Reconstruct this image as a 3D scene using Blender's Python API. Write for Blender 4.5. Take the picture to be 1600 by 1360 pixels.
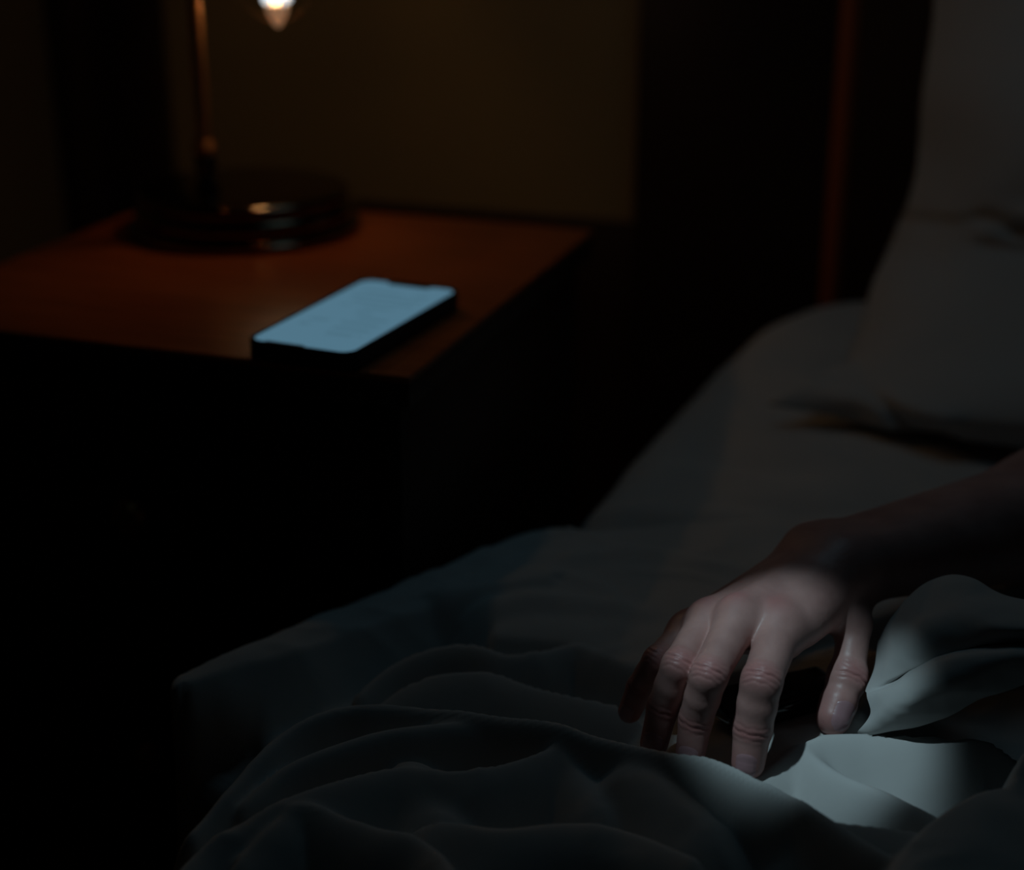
import bpy, bmesh, math, random
import numpy as np
from mathutils import Vector, Matrix, noise

random.seed(7)
SC = bpy.context.scene
COL = SC.collection
for o in list(bpy.data.objects):
    bpy.data.objects.remove(o, do_unlink=True)

# ------------------------------------------------------------------ camera
CAM_H = 0.90                        # lens above the floor (m)
F = 2449.0                          # focal length in pixels of the 1600 px wide frame
PITCH = math.atan(944 / 2449)
cam_d = bpy.data.cameras.new('camera')
cam_d.sensor_width = 36
cam_d.lens = F / 1600 * 36
cam_d.clip_start = 0.02
cam_d.dof.use_dof = True
cam_d.dof.focus_distance = 0.825
cam_d.dof.aperture_fstop = 2.9
cam = bpy.data.objects.new('camera', cam_d)
COL.objects.link(cam)
cam.location = (0, 0, CAM_H)
cam.rotation_euler = (math.pi / 2 - PITCH, 0, 0)
SC.camera = cam

# ------------------------------------------------------------------ world, light, exposure
w = bpy.data.worlds.new('night')
SC.world = w
w.use_nodes = True
w.node_tree.nodes['Background'].inputs[0].default_value = (0.5, 0.8, 1.0, 1)
w.node_tree.nodes['Background'].inputs[1].default_value = 0.0004
SC.view_settings.view_transform = 'Standard'
SC.view_settings.look = 'None'
SC.view_settings.gamma = 1
SC.view_settings.use_curve_mapping = False
SC.view_settings.exposure = 0.0


def lamp(name, kind, loc, target, energy, color, **kw):
    d = bpy.data.lights.new(name, kind)
    d.energy = energy
    d.color = color
    for k, v in kw.items():
        setattr(d, k, v)
    o = bpy.data.objects.new(name, d)
    COL.objects.link(o)
    o.location = loc
    o.rotation_euler = (Vector(target) - Vector(loc)).to_track_quat('-Z', 'Y').to_euler()
    return o


# dim night light falling from high above the head of the bed
lamp('night_light', 'AREA', (0.18, 1.10, 1.36), (0.14, 0.76, 0.45), 0.165, (0.42, 0.78, 1.0), size=0.35)
# narrow cool beam that catches the hand and the folds beside it
BEAM_FROM = (-0.18, 0.54, 1.42)
BEAM_AT = (0.158, 0.718, 0.450)
lamp('cool_beam', 'SPOT', BEAM_FROM, BEAM_AT, 14.0, (0.62, 0.89, 1.0),
     spot_size=math.radians(7.8), spot_blend=0.4, shadow_soft_size=0.012)


# ------------------------------------------------------------------ pixel of the frame -> point at a real height / distance
def ray(px, py):
    a, b = (px - 800) / F, (680 - py) / F
    c, s = math.cos(PITCH), math.sin(PITCH)
    return np.array([a, c + b * s, -s + b * c])


def A(px, py, z):                    # on the level plane z metres from the lens height (negative = below)
    r = ray(px, py)
    r = r * (z / r[2])
    return np.array([r[0], r[1], r[2] + CAM_H])


def AY(px, py, Y):                   # at Y metres in front of the lens
    r = ray(px, py)
    r = r * (Y / r[1])
    return np.array([r[0], r[1], r[2] + CAM_H])


# ------------------------------------------------------------------ materials
def mat(name, color, rough=0.6, metal=0.0, spec=0.5):
    m = bpy.data.materials.new(name)
    m.use_nodes = True
    b = m.node_tree.nodes['Principled BSDF']
    b.inputs['Base Color'].default_value = (*color, 1)
    b.inputs['Roughness'].default_value = rough
    b.inputs['Metallic'].default_value = metal
    b.inputs['Specular IOR Level'].default_value = spec
    return m, m.node_tree, b


def add_noise_bump(nt, b, scale, strength, dist=0.001, detail=4, stretch=None):
    tc = nt.nodes.new('ShaderNodeTexCoord')
    mp = nt.nodes.new('ShaderNodeMapping')
    if stretch:
        mp.inputs['Scale'].default_value = stretch
    n = nt.nodes.new('ShaderNodeTexNoise')
    n.inputs['Scale'].default_value = scale
    n.inputs['Detail'].default_value = detail
    bu = nt.nodes.new('ShaderNodeBump')
    bu.inputs['Strength'].default_value = strength
    bu.inputs['Distance'].default_value = dist
    nt.links.new(tc.outputs['Object'], mp.inputs['Vector'])
    nt.links.new(mp.outputs[0], n.inputs['Vector'])
    nt.links.new(n.outputs['Fac'], bu.inputs['Height'])
    nt.links.new(bu.outputs[0], b.inputs['Normal'])
    return n, mp


def ramp(nt, src, dst, stops):
    r = nt.nodes.new('ShaderNodeValToRGB')
    e = r.color_ramp.elements
    e[0].position, e[0].color = stops[0][0], (*stops[0][1], 1)
    e[1].position, e[1].color = stops[-1][0], (*stops[-1][1], 1)
    for p, c in stops[1:-1]:
        q = e.new(p)
        q.color = (*c, 1)
    nt.links.new(src, r.inputs[0])
    nt.links.new(r.outputs[0], dst)


def fabric(name, c1, c2):
    m, nt, b = mat(name, c1, 0.92, spec=0.2)
    n, mp = add_noise_bump(nt, b, 55, 0.35, 0.0012, 6)
    n2 = nt.nodes.new('ShaderNodeTexNoise')
    n2.inputs['Scale'].default_value = 7
    nt.links.new(mp.outputs[0], n2.inputs['Vector'])
    ramp(nt, n2.outputs['Fac'], b.inputs['Base Color'], [(0.3, c1), (0.7, c2)])
    return m


M_sheet = fabric('grey_sheet_cotton', (0.50, 0.50, 0.49), (0.56, 0.56, 0.55))
M_duvet = fabric('grey_duvet_cotton', (0.50, 0.50, 0.49), (0.57, 0.57, 0.56))
M_pillow = fabric('grey_pillow_cotton', (0.50, 0.50, 0.49), (0.55, 0.55, 0.54))

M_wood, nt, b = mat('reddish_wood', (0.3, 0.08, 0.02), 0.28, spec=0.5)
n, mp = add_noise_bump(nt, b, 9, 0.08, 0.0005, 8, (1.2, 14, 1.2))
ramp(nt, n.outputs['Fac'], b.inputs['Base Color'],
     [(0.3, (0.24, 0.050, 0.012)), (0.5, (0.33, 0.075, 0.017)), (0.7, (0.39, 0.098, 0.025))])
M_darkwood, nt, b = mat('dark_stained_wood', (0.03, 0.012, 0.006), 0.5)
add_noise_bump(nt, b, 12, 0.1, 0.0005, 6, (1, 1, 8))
M_headwood, nt, b = mat('red_brown_headboard_wood', (0.42, 0.10, 0.03), 0.35)
add_noise_bump(nt, b, 12, 0.1, 0.0005, 6, (8, 8, 1))
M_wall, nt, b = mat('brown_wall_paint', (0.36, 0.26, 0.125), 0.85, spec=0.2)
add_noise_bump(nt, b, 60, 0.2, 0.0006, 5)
M_wall_shaded, nt, b = mat('brown_wall_paint_shaded', (0.16, 0.11, 0.055), 0.85, spec=0.2)  # same wall paint, dimness of the left wall put into the colour
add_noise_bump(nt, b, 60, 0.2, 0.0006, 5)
M_floor, nt, b = mat('dark_floor_boards', (0.045, 0.025, 0.015), 0.6)
add_noise_bump(nt, b, 8, 0.1, 0.0005, 6, (1, 12, 1))
M_black, nt, b = mat('black_lacquered_metal', (0.17, 0.12, 0.08), 0.13, metal=1.0, spec=0.5)
add_noise_bump(nt, b, 30, 0.03, 0.0003)
M_bronze, nt, b = mat('aged_bronze', (0.62, 0.30, 0.12), 0.42, metal=1.0)
add_noise_bump(nt, b, 40, 0.05, 0.0003)
M_case, nt, b = mat('black_phone_case', (0.004, 0.004, 0.005), 0.55)
add_noise_bump(nt, b, 200, 0.05, 0.0001)
M_glassblack, _, _ = mat('black_phone_glass', (0.003, 0.003, 0.004), 0.12, spec=0.4)
M_dark_shiny, nt, b = mat('black_glossy_plastic', (0.004, 0.004, 0.004), 0.12, spec=0.8)
M_keypad, _, _ = mat('dark_rubber', (0.01, 0.01, 0.011), 0.5)

# screen: light blue, with faint darker message lines
M_disp = bpy.data.materials.new('lit_blue_display')
M_disp.use_nodes = True
nt = M_disp.node_tree
nt.nodes.clear()
out = nt.nodes.new('ShaderNodeOutputMaterial')
em = nt.nodes.new('ShaderNodeEmission')
tc = nt.nodes.new('ShaderNodeTexCoord')
sep = nt.nodes.new('ShaderNodeSeparateXYZ')
nt.links.new(tc.outputs['Object'], sep.inputs[0])


def math_node(op, a, bval):
    n_ = nt.nodes.new('ShaderNodeMath')
    n_.operation = op
    for i, v in enumerate((a, bval)):
        if v is None:
            continue
        if isinstance(v, (int, float)):
            n_.inputs[i].default_value = v
        else:
            nt.links.new(v, n_.inputs[i])
    return n_.outputs[0]


ys = math_node('MULTIPLY', sep.outputs['Y'], 520.0)
line = math_node('GREATER_THAN', math_node('SINE', ys, None), 0.1)
nz = nt.nodes.new('ShaderNodeTexNoise')
nz.inputs['Scale'].default_value = 34
nz.inputs['Detail'].default_value = 1
nt.links.new(tc.outputs['Object'], nz.inputs['Vector'])
blk = math_node('GREATER_THAN', nz.outputs['Fac'], 0.5)
inx = math_node('LESS_THAN', math_node('ABSOLUTE', sep.outputs['X'], None), 0.026)
iny = math_node('LESS_THAN', math_node('ABSOLUTE', sep.outputs['Y'], None), 0.055)
fac = math_node('MULTIPLY', math_node('MULTIPLY', line, blk), math_node('MULTIPLY', inx, iny))
mx = nt.nodes.new('ShaderNodeMix')
mx.data_type = 'RGBA'
mx.inputs['A'].default_value = (0.078, 0.172, 0.240, 1)
mx.inputs['B'].default_value = (0.066, 0.148, 0.205, 1)
nt.links.new(fac, mx.inputs['Factor'])
nt.links.new(mx.outputs['Result'], em.inputs['Color'])
em.inputs['Strength'].default_value = 1.0
nt.links.new(em.outputs[0], out.inputs[0])

M_fil = bpy.data.materials.new('glowing_filament')
M_fil.use_nodes = True
nt = M_fil.node_tree
nt.nodes.clear()
out = nt.nodes.new('ShaderNodeOutputMaterial')
em = nt.nodes.new('ShaderNodeEmission')
em.inputs['Color'].default_value = (0.86, 0.95, 1.0, 1)
em.inputs['Strength'].default_value = 1.2
nt.links.new(em.outputs[0], out.inputs[0])

M_clear = bpy.data.materials.new('clear_bulb_glass')
M_clear.use_nodes = True
nt = M_clear.node_tree
nt.nodes.clear()
out = nt.nodes.new('ShaderNodeOutputMaterial')
tr = nt.nodes.new('ShaderNodeBsdfTransparent')
gl = nt.nodes.new('ShaderNodeBsdfGlossy')
gl.inputs['Roughness'].default_value = 0.12
gl.inputs['Color'].default_value = (1, 0.8, 0.6, 1)
fr = nt.nodes.new('ShaderNodeFresnel')
fr.inputs['IOR'].default_value = 1.05
ms = nt.nodes.new('ShaderNodeMixShader')
nt.links.new(fr.outputs[0], ms.inputs[0])
nt.links.new(tr.outputs[0], ms.inputs[1])
nt.links.new(gl.outputs[0], ms.inputs[2])
nt.links.new(ms.outputs[0], out.inputs[0])
M_stem, _, b = mat('glass_stem_painted_glow', (0.85, 0.62, 0.42), 0.4)
b.inputs['Emission Color'].default_value = (1.0, 0.50, 0.26, 1)
b.inputs['Emission Strength'].default_value = 0.22  # emission stands in for filament light caught in the glass tip

M_skin, nt, b = mat('skin', (0.5, 0.24, 0.2), 0.42, spec=0.45)
b.inputs['Subsurface Weight'].default_value = 0.12
b.inputs['Subsurface Radius'].default_value = (0.006, 0.0025, 0.0015)
b.inputs['Subsurface Scale'].default_value = 1.0
n, mp = add_noise_bump(nt, b, 260, 0.35, 0.0005, 3)
n2 = nt.nodes.new('ShaderNodeTexNoise')
n2.inputs['Scale'].default_value = 45
n2.inputs['Detail'].default_value = 5
nt.links.new(mp.outputs[0], n2.inputs['Vector'])
at_ = nt.nodes.new('ShaderNodeAttribute')
at_.attribute_name = 'redness'
mx = nt.nodes.new('ShaderNodeMix')
mx.data_type = 'RGBA'
cr = nt.nodes.new('ShaderNodeValToRGB')
cr.color_ramp.elements[0].color = (0.40, 0.220, 0.200, 1)
cr.color_ramp.elements[1].color = (0.55, 0.320, 0.290, 1)
cr.color_ramp.elements[0].position = 0.3
cr.color_ramp.elements[1].position = 0.7
nt.links.new(n2.outputs['Fac'], cr.inputs[0])
nt.links.new(at_.outputs['Fac'], mx.inputs['Factor'])
nt.links.new(cr.outputs[0], mx.inputs['A'])
mx.inputs['B'].default_value = (0.43, 0.17, 0.165, 1)
nt.links.new(mx.outputs['Result'], b.inputs['Base Color'])
M_nail, nt, b = mat('fingernail', (0.42, 0.24, 0.26), 0.3, spec=0.6)


# ------------------------------------------------------------------ mesh helpers
def mesh_obj(name, verts, faces, m, parent=None, smooth=True, loc=None):
    me = bpy.data.meshes.new(name)
    me.from_pydata([tuple(map(float, v)) for v in verts], [], faces)
    me.update()
    if smooth:
        me.polygons.foreach_set('use_smooth', [True] * len(me.polygons))
    me.materials.append(m)
    o = bpy.data.objects.new(name, me)
    COL.objects.link(o)
    if parent is not None:
        o.parent = parent
    if loc is not None:
        o.location = loc
    return o


def bm_obj(name, bm, m, parent=None, smooth=True):
    bmesh.ops.recalc_face_normals(bm, faces=bm.faces)
    me = bpy.data.meshes.new(name)
    bm.to_mesh(me)
    bm.free()
    if smooth:
        me.polygons.foreach_set('use_smooth', [True] * len(me.polygons))
        me.set_sharp_from_angle(angle=math.radians(40))
    me.materials.append(m)
    o = bpy.data.objects.new(name, me)
    COL.objects.link(o)
    if parent is not None:
        o.parent = parent
    return o


def box_bm(x0, x1, y0, y1, z0, z1, bev=0.002, seg=2, bm=None):
    own = bm is None
    bm = bm or bmesh.new()
    vs = [bm.verts.new((x, y, z)) for x in (x0, x1) for y in (y0, y1) for z in (z0, z1)]
    idx = [(0, 1, 3, 2), (4, 6, 7, 5), (0, 4, 5, 1), (2, 3, 7, 6), (0, 2, 6, 4), (1, 5, 7, 3)]
    fs = [bm.faces.new([vs[i] for i in f]) for f in idx]
    if bev:
        es = list({e for f in fs for e in f.edges})
        bmesh.ops.bevel(bm, geom=es, offset=bev, segments=seg, affect='EDGES', profile=0.5)
    return bm


def lathe_bm(profile, n=64, center=(0, 0), bm=None):
    bm = bm or bmesh.new()
    rings = []
    for r, z in profile:
        if r < 1e-6:
            rings.append([bm.verts.new((center[0], center[1], z))])
        else:
            rings.append([bm.verts.new((center[0] + r * math.cos(2 * math.pi * i / n),
                                        center[1] + r * math.sin(2 * math.pi * i / n), z)) for i in range(n)])
    for a, b_ in zip(rings, rings[1:]):
        for i in range(n):
            j = (i + 1) % n
            if len(a) == 1 and len(b_) == 1:
                continue
            if len(a) == 1:
                bm.faces.new((a[0], b_[i], b_[j]))
            elif len(b_) == 1:
                bm.faces.new((a[i], b_[0], a[j]))
            else:
                bm.faces.new((a[i], b_[i], b_[j], a[j]))
    return bm


def tube_bm(pts, r, n=16, bm=None):
    bm = bm or bmesh.new()
    P = [Vector(p) for p in pts]
    rr = r if isinstance(r, (list, tuple)) else [r] * len(P)
    up = Vector((0.3, 0.2, 1)).normalized()
    rings = []
    for i, p in enumerate(P):
        t = (P[min(i + 1, len(P) - 1)] - P[max(i - 1, 0)]).normalized()
        x = t.cross(up)
        if x.length < 0.05:
            x = t.cross(Vector((1, 0, 0)))
        x.normalize()
        y = t.cross(x)
        rings.append([bm.verts.new(p + (x * math.cos(2 * math.pi * k / n) + y * math.sin(2 * math.pi * k / n)) * rr[i])
                      for k in range(n)])
    for a, b_ in zip(rings, rings[1:]):
        for k in range(n):
            bm.faces.new((a[k], a[(k + 1) % n], b_[(k + 1) % n], b_[k]))
    bm.faces.new(rings[0])
    bm.faces.new(rings[-1][::-1])
    return bm


def smooth_path(pts, n=8):
    P = [np.array(p, float) for p in pts]
    P = [2 * P[0] - P[1]] + P + [2 * P[-1] - P[-2]]
    res = []
    for i in range(1, len(P) - 2):
        for k in range(n):
            t = k / n
            a, b_, c, d = P[i - 1], P[i], P[i + 1], P[i + 2]
            res.append(0.5 * (2 * b_ + (c - a) * t + (2 * a - 5 * b_ + 4 * c - d) * t * t + (3 * b_ - a - 3 * c + d) * t ** 3))
    res.append(P[-2])
    return res


def thing(name, label, cat, loc=(0, 0, 0), rotz=0.0, group=None):
    o = bpy.data.objects.new(name, None)
    o.empty_display_size = 0.05
    COL.objects.link(o)
    o.location = loc
    o.rotation_euler = (0, 0, rotz)
    tag(o, label, cat, group)
    return o


def tag(o, label, cat, group=None):
    o['label'] = label
    o['category'] = cat
    if group:
        o['group'] = group
    return o


def structure(o):
    o['kind'] = 'structure'
    return o


def fbm(x, y, sc, seed=0, octv=3):
    v, a = 0.0, 1.0
    for k in range(octv):
        v += a * noise.noise(Vector((x * sc, y * sc, seed + 7.3 * k)))
        sc *= 2.1
        a *= 0.5
    return v


# ------------------------------------------------------------------ the furniture grid: u = to the right, v = towards the wall
ANG = math.radians(19)
ZT = -0.313                                           # nightstand top below the lens
C0 = A(640, 590, ZT)                                  # its near right corner
U = np.array([math.cos(ANG), -math.sin(ANG), 0])
V = np.array([math.sin(ANG), math.cos(ANG), 0])


def G(u, v, z):                                       # z above the floor
    p = C0 + U * u + V * v
    return np.array([p[0], p[1], z])


FR = Matrix.Rotation(-ANG, 4, 'Z')                    # same frame for objects built in local u, v


def place(o, u=0.0, v=0.0, z=0.0):
    o.location = tuple(G(u, v, z))
    o.rotation_euler = (0, 0, -ANG)


# ------------------------------------------------------------------ room
def room_box(name, u0, u1, v0, v1, z0, z1, m):
    o = bm_obj(name, box_bm(u0, u1, v0, v1, z0, z1, 0), m, smooth=False)
    place(o)
    return structure(o)


V_WALL = 0.70
room_box('floor', -0.75, 2.6, -1.6, V_WALL + 0.1, -0.05, 0.0, M_floor)
room_box('wall_back', -0.75, 2.6, V_WALL, V_WALL + 0.1, 0, 2.5, M_wall)
room_box('wall_left', -0.85, -0.66, -1.6, V_WALL + 0.1, 0, 2.5, M_wall_shaded)
# dark stained corner casing between the two walls
bm = box_bm(-0.66, -0.575, V_WALL - 0.03, V_WALL, 0, 2.5, 0.003)
box_bm(-0.66, -0.63, V_WALL - 0.10, V_WALL - 0.03, 0, 2.5, 0.003, bm=bm)
o = bm_obj('trim_1', bm, M_darkwood)
place(o)
structure(o)
bm = box_bm(-0.575, 2.6, V_WALL - 0.010, V_WALL, 0.09, 0.525, 0.002)  # added dark sheet, stands in for shade on the lower wall
o = bm_obj('wall_shade_low', bm, M_darkwood)
place(o)
structure(o)
bm = box_bm(-0.575, 2.6, V_WALL - 0.015, V_WALL, 0, 0.09, 0.003)
o = bm_obj('baseboard_back', bm, M_darkwood)
place(o)
structure(o)

# ------------------------------------------------------------------ nightstand
ZTOP = CAM_H + ZT
W, D = 0.405, 0.405
ns = thing('nightstand', 'low reddish-brown wooden nightstand carrying the lamp and the lit phone', 'nightstand')
place(ns)
bm_obj('tabletop', box_bm(-W, 0, 0, D, ZTOP - 0.005, ZTOP, 0.0018, 3), M_wood, ns)
bm_obj('edge_shade', box_bm(-W + 0.001, -0.001, 0.001, D - 0.001, ZTOP - 0.022, ZTOP - 0.005, 0.001, 2), M_darkwood, ns)  # top edge and body below use dark wood in place of their shade
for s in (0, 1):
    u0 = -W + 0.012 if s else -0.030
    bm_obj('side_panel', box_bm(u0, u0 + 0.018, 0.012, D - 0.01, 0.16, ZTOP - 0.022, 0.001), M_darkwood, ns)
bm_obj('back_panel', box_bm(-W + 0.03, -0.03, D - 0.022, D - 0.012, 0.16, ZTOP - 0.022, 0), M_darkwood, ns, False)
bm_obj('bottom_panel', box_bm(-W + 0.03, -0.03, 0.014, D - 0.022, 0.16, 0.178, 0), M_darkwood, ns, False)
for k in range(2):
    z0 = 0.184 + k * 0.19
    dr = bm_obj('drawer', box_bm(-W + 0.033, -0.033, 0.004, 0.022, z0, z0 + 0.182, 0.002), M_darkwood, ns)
    kb = lathe_bm([(0, 0.022), (0.010, 0.020), (0.013, 0.014), (0.010, 0.008), (0.005, 0.004), (0.005, -0.004), (0, -0.004)], 24)
    bmesh.ops.transform(kb, matrix=Matrix.Translation((-W / 2, 0.002, z0 + 0.095)) @ Matrix.Rotation(math.pi / 2, 4, 'X'), verts=kb.verts)
    bm_obj('knob', kb, M_bronze, dr)
for u0 in (-W + 0.014, -0.046):
    for v0 in (0.014, D - 0.045):
        bm_obj('leg', box_bm(u0, u0 + 0.032, v0, v0 + 0.032, 0, 0.16, 0.002), M_darkwood, ns)

# ------------------------------------------------------------------ table lamp
bc = A(384, 356, ZT)
lp = thing('table_lamp', 'dark table lamp with round glossy base and thin bronze pole, bulb glowing above the base', 'lamp',
           (bc[0], bc[1], ZTOP))
RB = 0.097
prof = [(0, 0.0), (RB - 0.004, 0.0), (RB, 0.002), (RB, 0.006), (RB - 0.003, 0.009), (0.091, 0.010), (0.0895, 0.011), (0, 0.0112)]
bm_obj('base_plate', lathe_bm(prof, 96), M_black, lp)
prof = [(0, 0.0112), (0.089, 0.0112), (0.0905, 0.014), (0.0905, 0.020), (0.088, 0.0235), (0.086, 0.0242),
        (0.086, 0.0255), (0.0880, 0.0275)] + [(0.0815 + 0.0070 * math.cos(t), 0.0300 + 0.0062 * math.sin(t)) for t in np.linspace(0, 1.35, 9)] + [(0.07, 0.0376), (0.04, 0.0385), (0, 0.0388)]
bm_obj('base_dome', lathe_bm(prof, 96), M_black, lp)
pole_b = AY(325, 300, bc[1] - 0.035)
px_, py_ = pole_b[0] - bc[0], pole_b[1] - bc[1]
ZP = 0.0388
bm_obj('pole_collar', lathe_bm([(0.010, ZP - 0.001), (0.0105, ZP + 0.004), (0.008, ZP + 0.008), (0.0068, ZP + 0.016), (0.0085, ZP + 0.020),
                                (0.0092, ZP + 0.024), (0.0085, ZP + 0.028), (0.006, ZP + 0.031), (0.0055, ZP + 0.031)], 32, (px_, py_)), M_black, lp)
bulb_p = AY(431, -27, bc[1] - 0.02)
bx, by, bz = bulb_p[0] - bc[0], bulb_p[1] - bc[1], bulb_p[2] - ZTOP
top = bz + 0.13
bm_obj('pole', tube_bm([(px_, py_, ZP + 0.028), (px_, py_, 0.12), (px_, py_, top)], 0.0055, 24), M_bronze, lp)
bm_obj('joint', lathe_bm([(0, ZP + 0.0295), (0.007, ZP + 0.030), (0.0098, ZP + 0.036), (0.007, ZP + 0.042), (0, ZP + 0.0425)], 24, (px_, py_)), M_bronze, lp)
arc = [(px_, py_, top - 0.002)] + [(px_ + (bx - px_) * (0.5 - 0.5 * math.cos(t)), py_ + (by - py_) * (0.5 - 0.5 * math.cos(t)),
       top + 0.04 * math.sin(t)) for t in np.linspace(0.1, math.pi, 16)] + [(bx, by, top - 0.04)]
bm_obj('arm', tube_bm(arc, 0.005, 16), M_bronze, lp)
sh = bm_obj('lamp_shade', lathe_bm([(0.016, bz + 0.092), (0.03, bz + 0.088), (0.07, bz + 0.060), (0.088, bz + 0.040), (0.0885, bz + 0.0405),
                                    (0.0715, bz + 0.062), (0.031, bz + 0.090), (0.016, bz + 0.0945)], 64, (bx, by)), M_black, lp)
bm_obj('socket', lathe_bm([(0, bz + 0.092), (0.014, bz + 0.092), (0.0155, bz + 0.08), (0.0155, bz + 0.052), (0.013, bz + 0.048), (0, bz + 0.048)], 32, (bx, by)), M_bronze, lp)
R_ = 0.030
gp = [(0.0, -R_)]
for t in np.linspace(-80, 35, 16):
    gp.append((R_ * math.cos(math.radians(t)), R_ * math.sin(math.radians(t))))
gp += [(0.018, 0.030), (0.0135, 0.042), (0.013, 0.052)]
bu = bm_obj('bulb', lathe_bm([(r, bz + z) for r, z in gp], 48, (bx, by)), M_clear, lp)
for k in range(4):
    t = math.pi / 4 + k * math.pi / 2
    c, s = math.cos(t), math.sin(t)
    bm_obj('filament', tube_bm([(bx + 0.0095 * c, by + 0.0095 * s, bz - 0.0150), (bx + 0.009 * c, by + 0.009 * s, bz - 0.010),
                                (bx + 0.006 * c, by + 0.006 * s, bz + 0.028)], [0.0035, 0.0044, 0.0035], 12), M_fil, bu)
bm_obj('bulb_stem', lathe_bm([(0, bz - 0.0345), (0.0025, bz - 0.033), (0.0075, bz - 0.0245), (0.0095, bz - 0.0165), (0.004, bz - 0.013), (0.003, bz + 0.03), (0, bz + 0.03)], 24, (bx, by)), M_stem, bu)
# added second bulb, unseen above the frame, to warm wall and mattress edge
uz = bz + 0.34
bm_obj('added_arm', tube_bm([(px_, py_, top - 0.004), (px_, py_, uz + 0.11)], 0.0055, 20), M_bronze, lp)
bm_obj('added_socket', lathe_bm([(0, uz + 0.095), (0.016, uz + 0.095), (0.016, uz + 0.035), (0, uz + 0.035)], 24, (px_ + 0.03, py_)), M_bronze, lp)
bm_obj('added_bracket', tube_bm([(px_, py_, uz + 0.09), (px_ + 0.03, py_, uz + 0.09)], 0.005, 12), M_bronze, lp)
bu2 = bm_obj('added_bulb', lathe_bm([(r, uz + z) for r, z in gp[:-2]] + [(0.015, uz + 0.036)], 32, (px_ + 0.03, py_)), M_clear, lp)
bm_obj('filament', tube_bm([(px_ + 0.03, py_, uz - 0.012), (px_ + 0.03, py_, uz + 0.025)], 0.004, 12), M_fil, bu2)
lamp('added_bulb_light', 'POINT', (bc[0] + px_ + 0.03, bc[1] + py_, ZTOP + uz), (0, 0, 0), 0.24, (1.0, 0.58, 0.27), shadow_soft_size=0.015)
bl = lamp('bulb_light', 'POINT', (bc[0] + bx, bc[1] + by, ZTOP + bz - 0.004), (0, 0, 0), 1.25, (1.0, 0.56, 0.25), shadow_soft_size=0.012)

# ------------------------------------------------------------------ phone on the nightstand
PT = 0.0135
pl, ptp, pr, pb = [A(x, y, ZT + PT) for x, y in ((382, 527), (572, 432), (721, 452), (547, 557))]
cx = (pl + ptp + pr + pb) / 4
ydir = ((ptp - pl) + (pr - pb)) / 2
PL = float(np.linalg.norm(ydir))
PW = float(np.linalg.norm(((pr - ptp) + (pb - pl)) / 2))
ph = thing('smartphone', 'black smartphone lying face up with light blue screen lit on the nightstand edge', 'phone',
           (cx[0], cx[1], ZTOP), math.atan2(ydir[1], ydir[0]) - math.pi / 2)


def rrect(wd, ht, r, n=8):
    pts = []
    for (sx, sy, a0) in ((1, 1, 0), (-1, 1, 90), (-1, -1, 180), (1, -1, 270)):
        for k in range(n + 1):
            t = math.radians(a0 + 90 * k / n)
            pts.append((sx * (wd / 2 - r) + r * math.cos(t), sy * (ht / 2 - r) + r * math.sin(t)))
    return pts


def slab(name, loops, m, parent):
    bm = bmesh.new()
    R = [[bm.verts.new((x, y, z)) for x, y in pts] for pts, z in loops]
    for a, b_ in zip(R, R[1:]):
        for i in range(len(a)):
            j = (i + 1) % len(a)
            bm.faces.new((a[i], a[j], b_[j], b_[i]))
    bm.faces.new(R[0][::-1])
    bm.faces.new(R[-1])
    return bm_obj(name, bm, m, parent)


rc = 0.0125
slab('case', [(rrect(PW - 0.004, PL - 0.004, rc - 0.002), 0.0), (rrect(PW, PL, rc), 0.002), (rrect(PW, PL, rc), PT - 0.0012),
              (rrect(PW - 0.0016, PL - 0.0016, rc - 0.0008), PT), (rrect(PW - 0.003, PL - 0.003, rc - 0.0015), PT - 0.0002),
              (rrect(PW - 0.0034, PL - 0.0034, rc - 0.0017), PT - 0.0012)], M_case, ph)
slab('screen_glass', [(rrect(PW - 0.0036, PL - 0.0036, rc - 0.0018), PT - 0.0022), (rrect(PW - 0.0036, PL - 0.0036, rc - 0.0018), PT - 0.0008)], M_glassblack, ph)
dw, dh = PW - 0.0065, PL - 0.0070
pts = rrect(dw, dh, rc - 0.004, 8)
# notch in the top edge (between the first and second corner), small dark bar at the bottom edge
nw, nd = 0.0165, 0.0052
top_n = [(nw + 0.002, dh / 2), (nw, dh / 2 - 0.0018), (nw - 0.0015, dh / 2 - nd), (-nw + 0.0015, dh / 2 - nd), (-nw, dh / 2 - 0.0018), (-nw - 0.002, dh / 2)]
bw = 0.014
bot_n = [(-bw - 0.012, -dh / 2), (-bw - 0.010, -dh / 2 + 0.0022), (bw - 0.012, -dh / 2 + 0.0022), (bw - 0.010, -dh / 2)]
outl = pts[:9] + top_n + pts[9:27] + bot_n + pts[27:]
bm = bmesh.new()
f = bm.faces.new([bm.verts.new((x, y, PT - 0.0007)) for x, y in outl])
bmesh.ops.triangulate(bm, faces=[f])
o = bm_obj('display', bm, M_disp, ph, False)
bm_obj('side_button', box_bm(PW / 2 - 0.0005, PW / 2 + 0.0008, 0.015, 0.028, 0.005, 0.0085, 0.0004), M_case, ph)
bm_obj('volume_button', box_bm(-PW / 2 - 0.0008, -PW / 2 + 0.0005, 0.02, 0.045, 0.005, 0.0085, 0.0004), M_case, ph)

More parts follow.
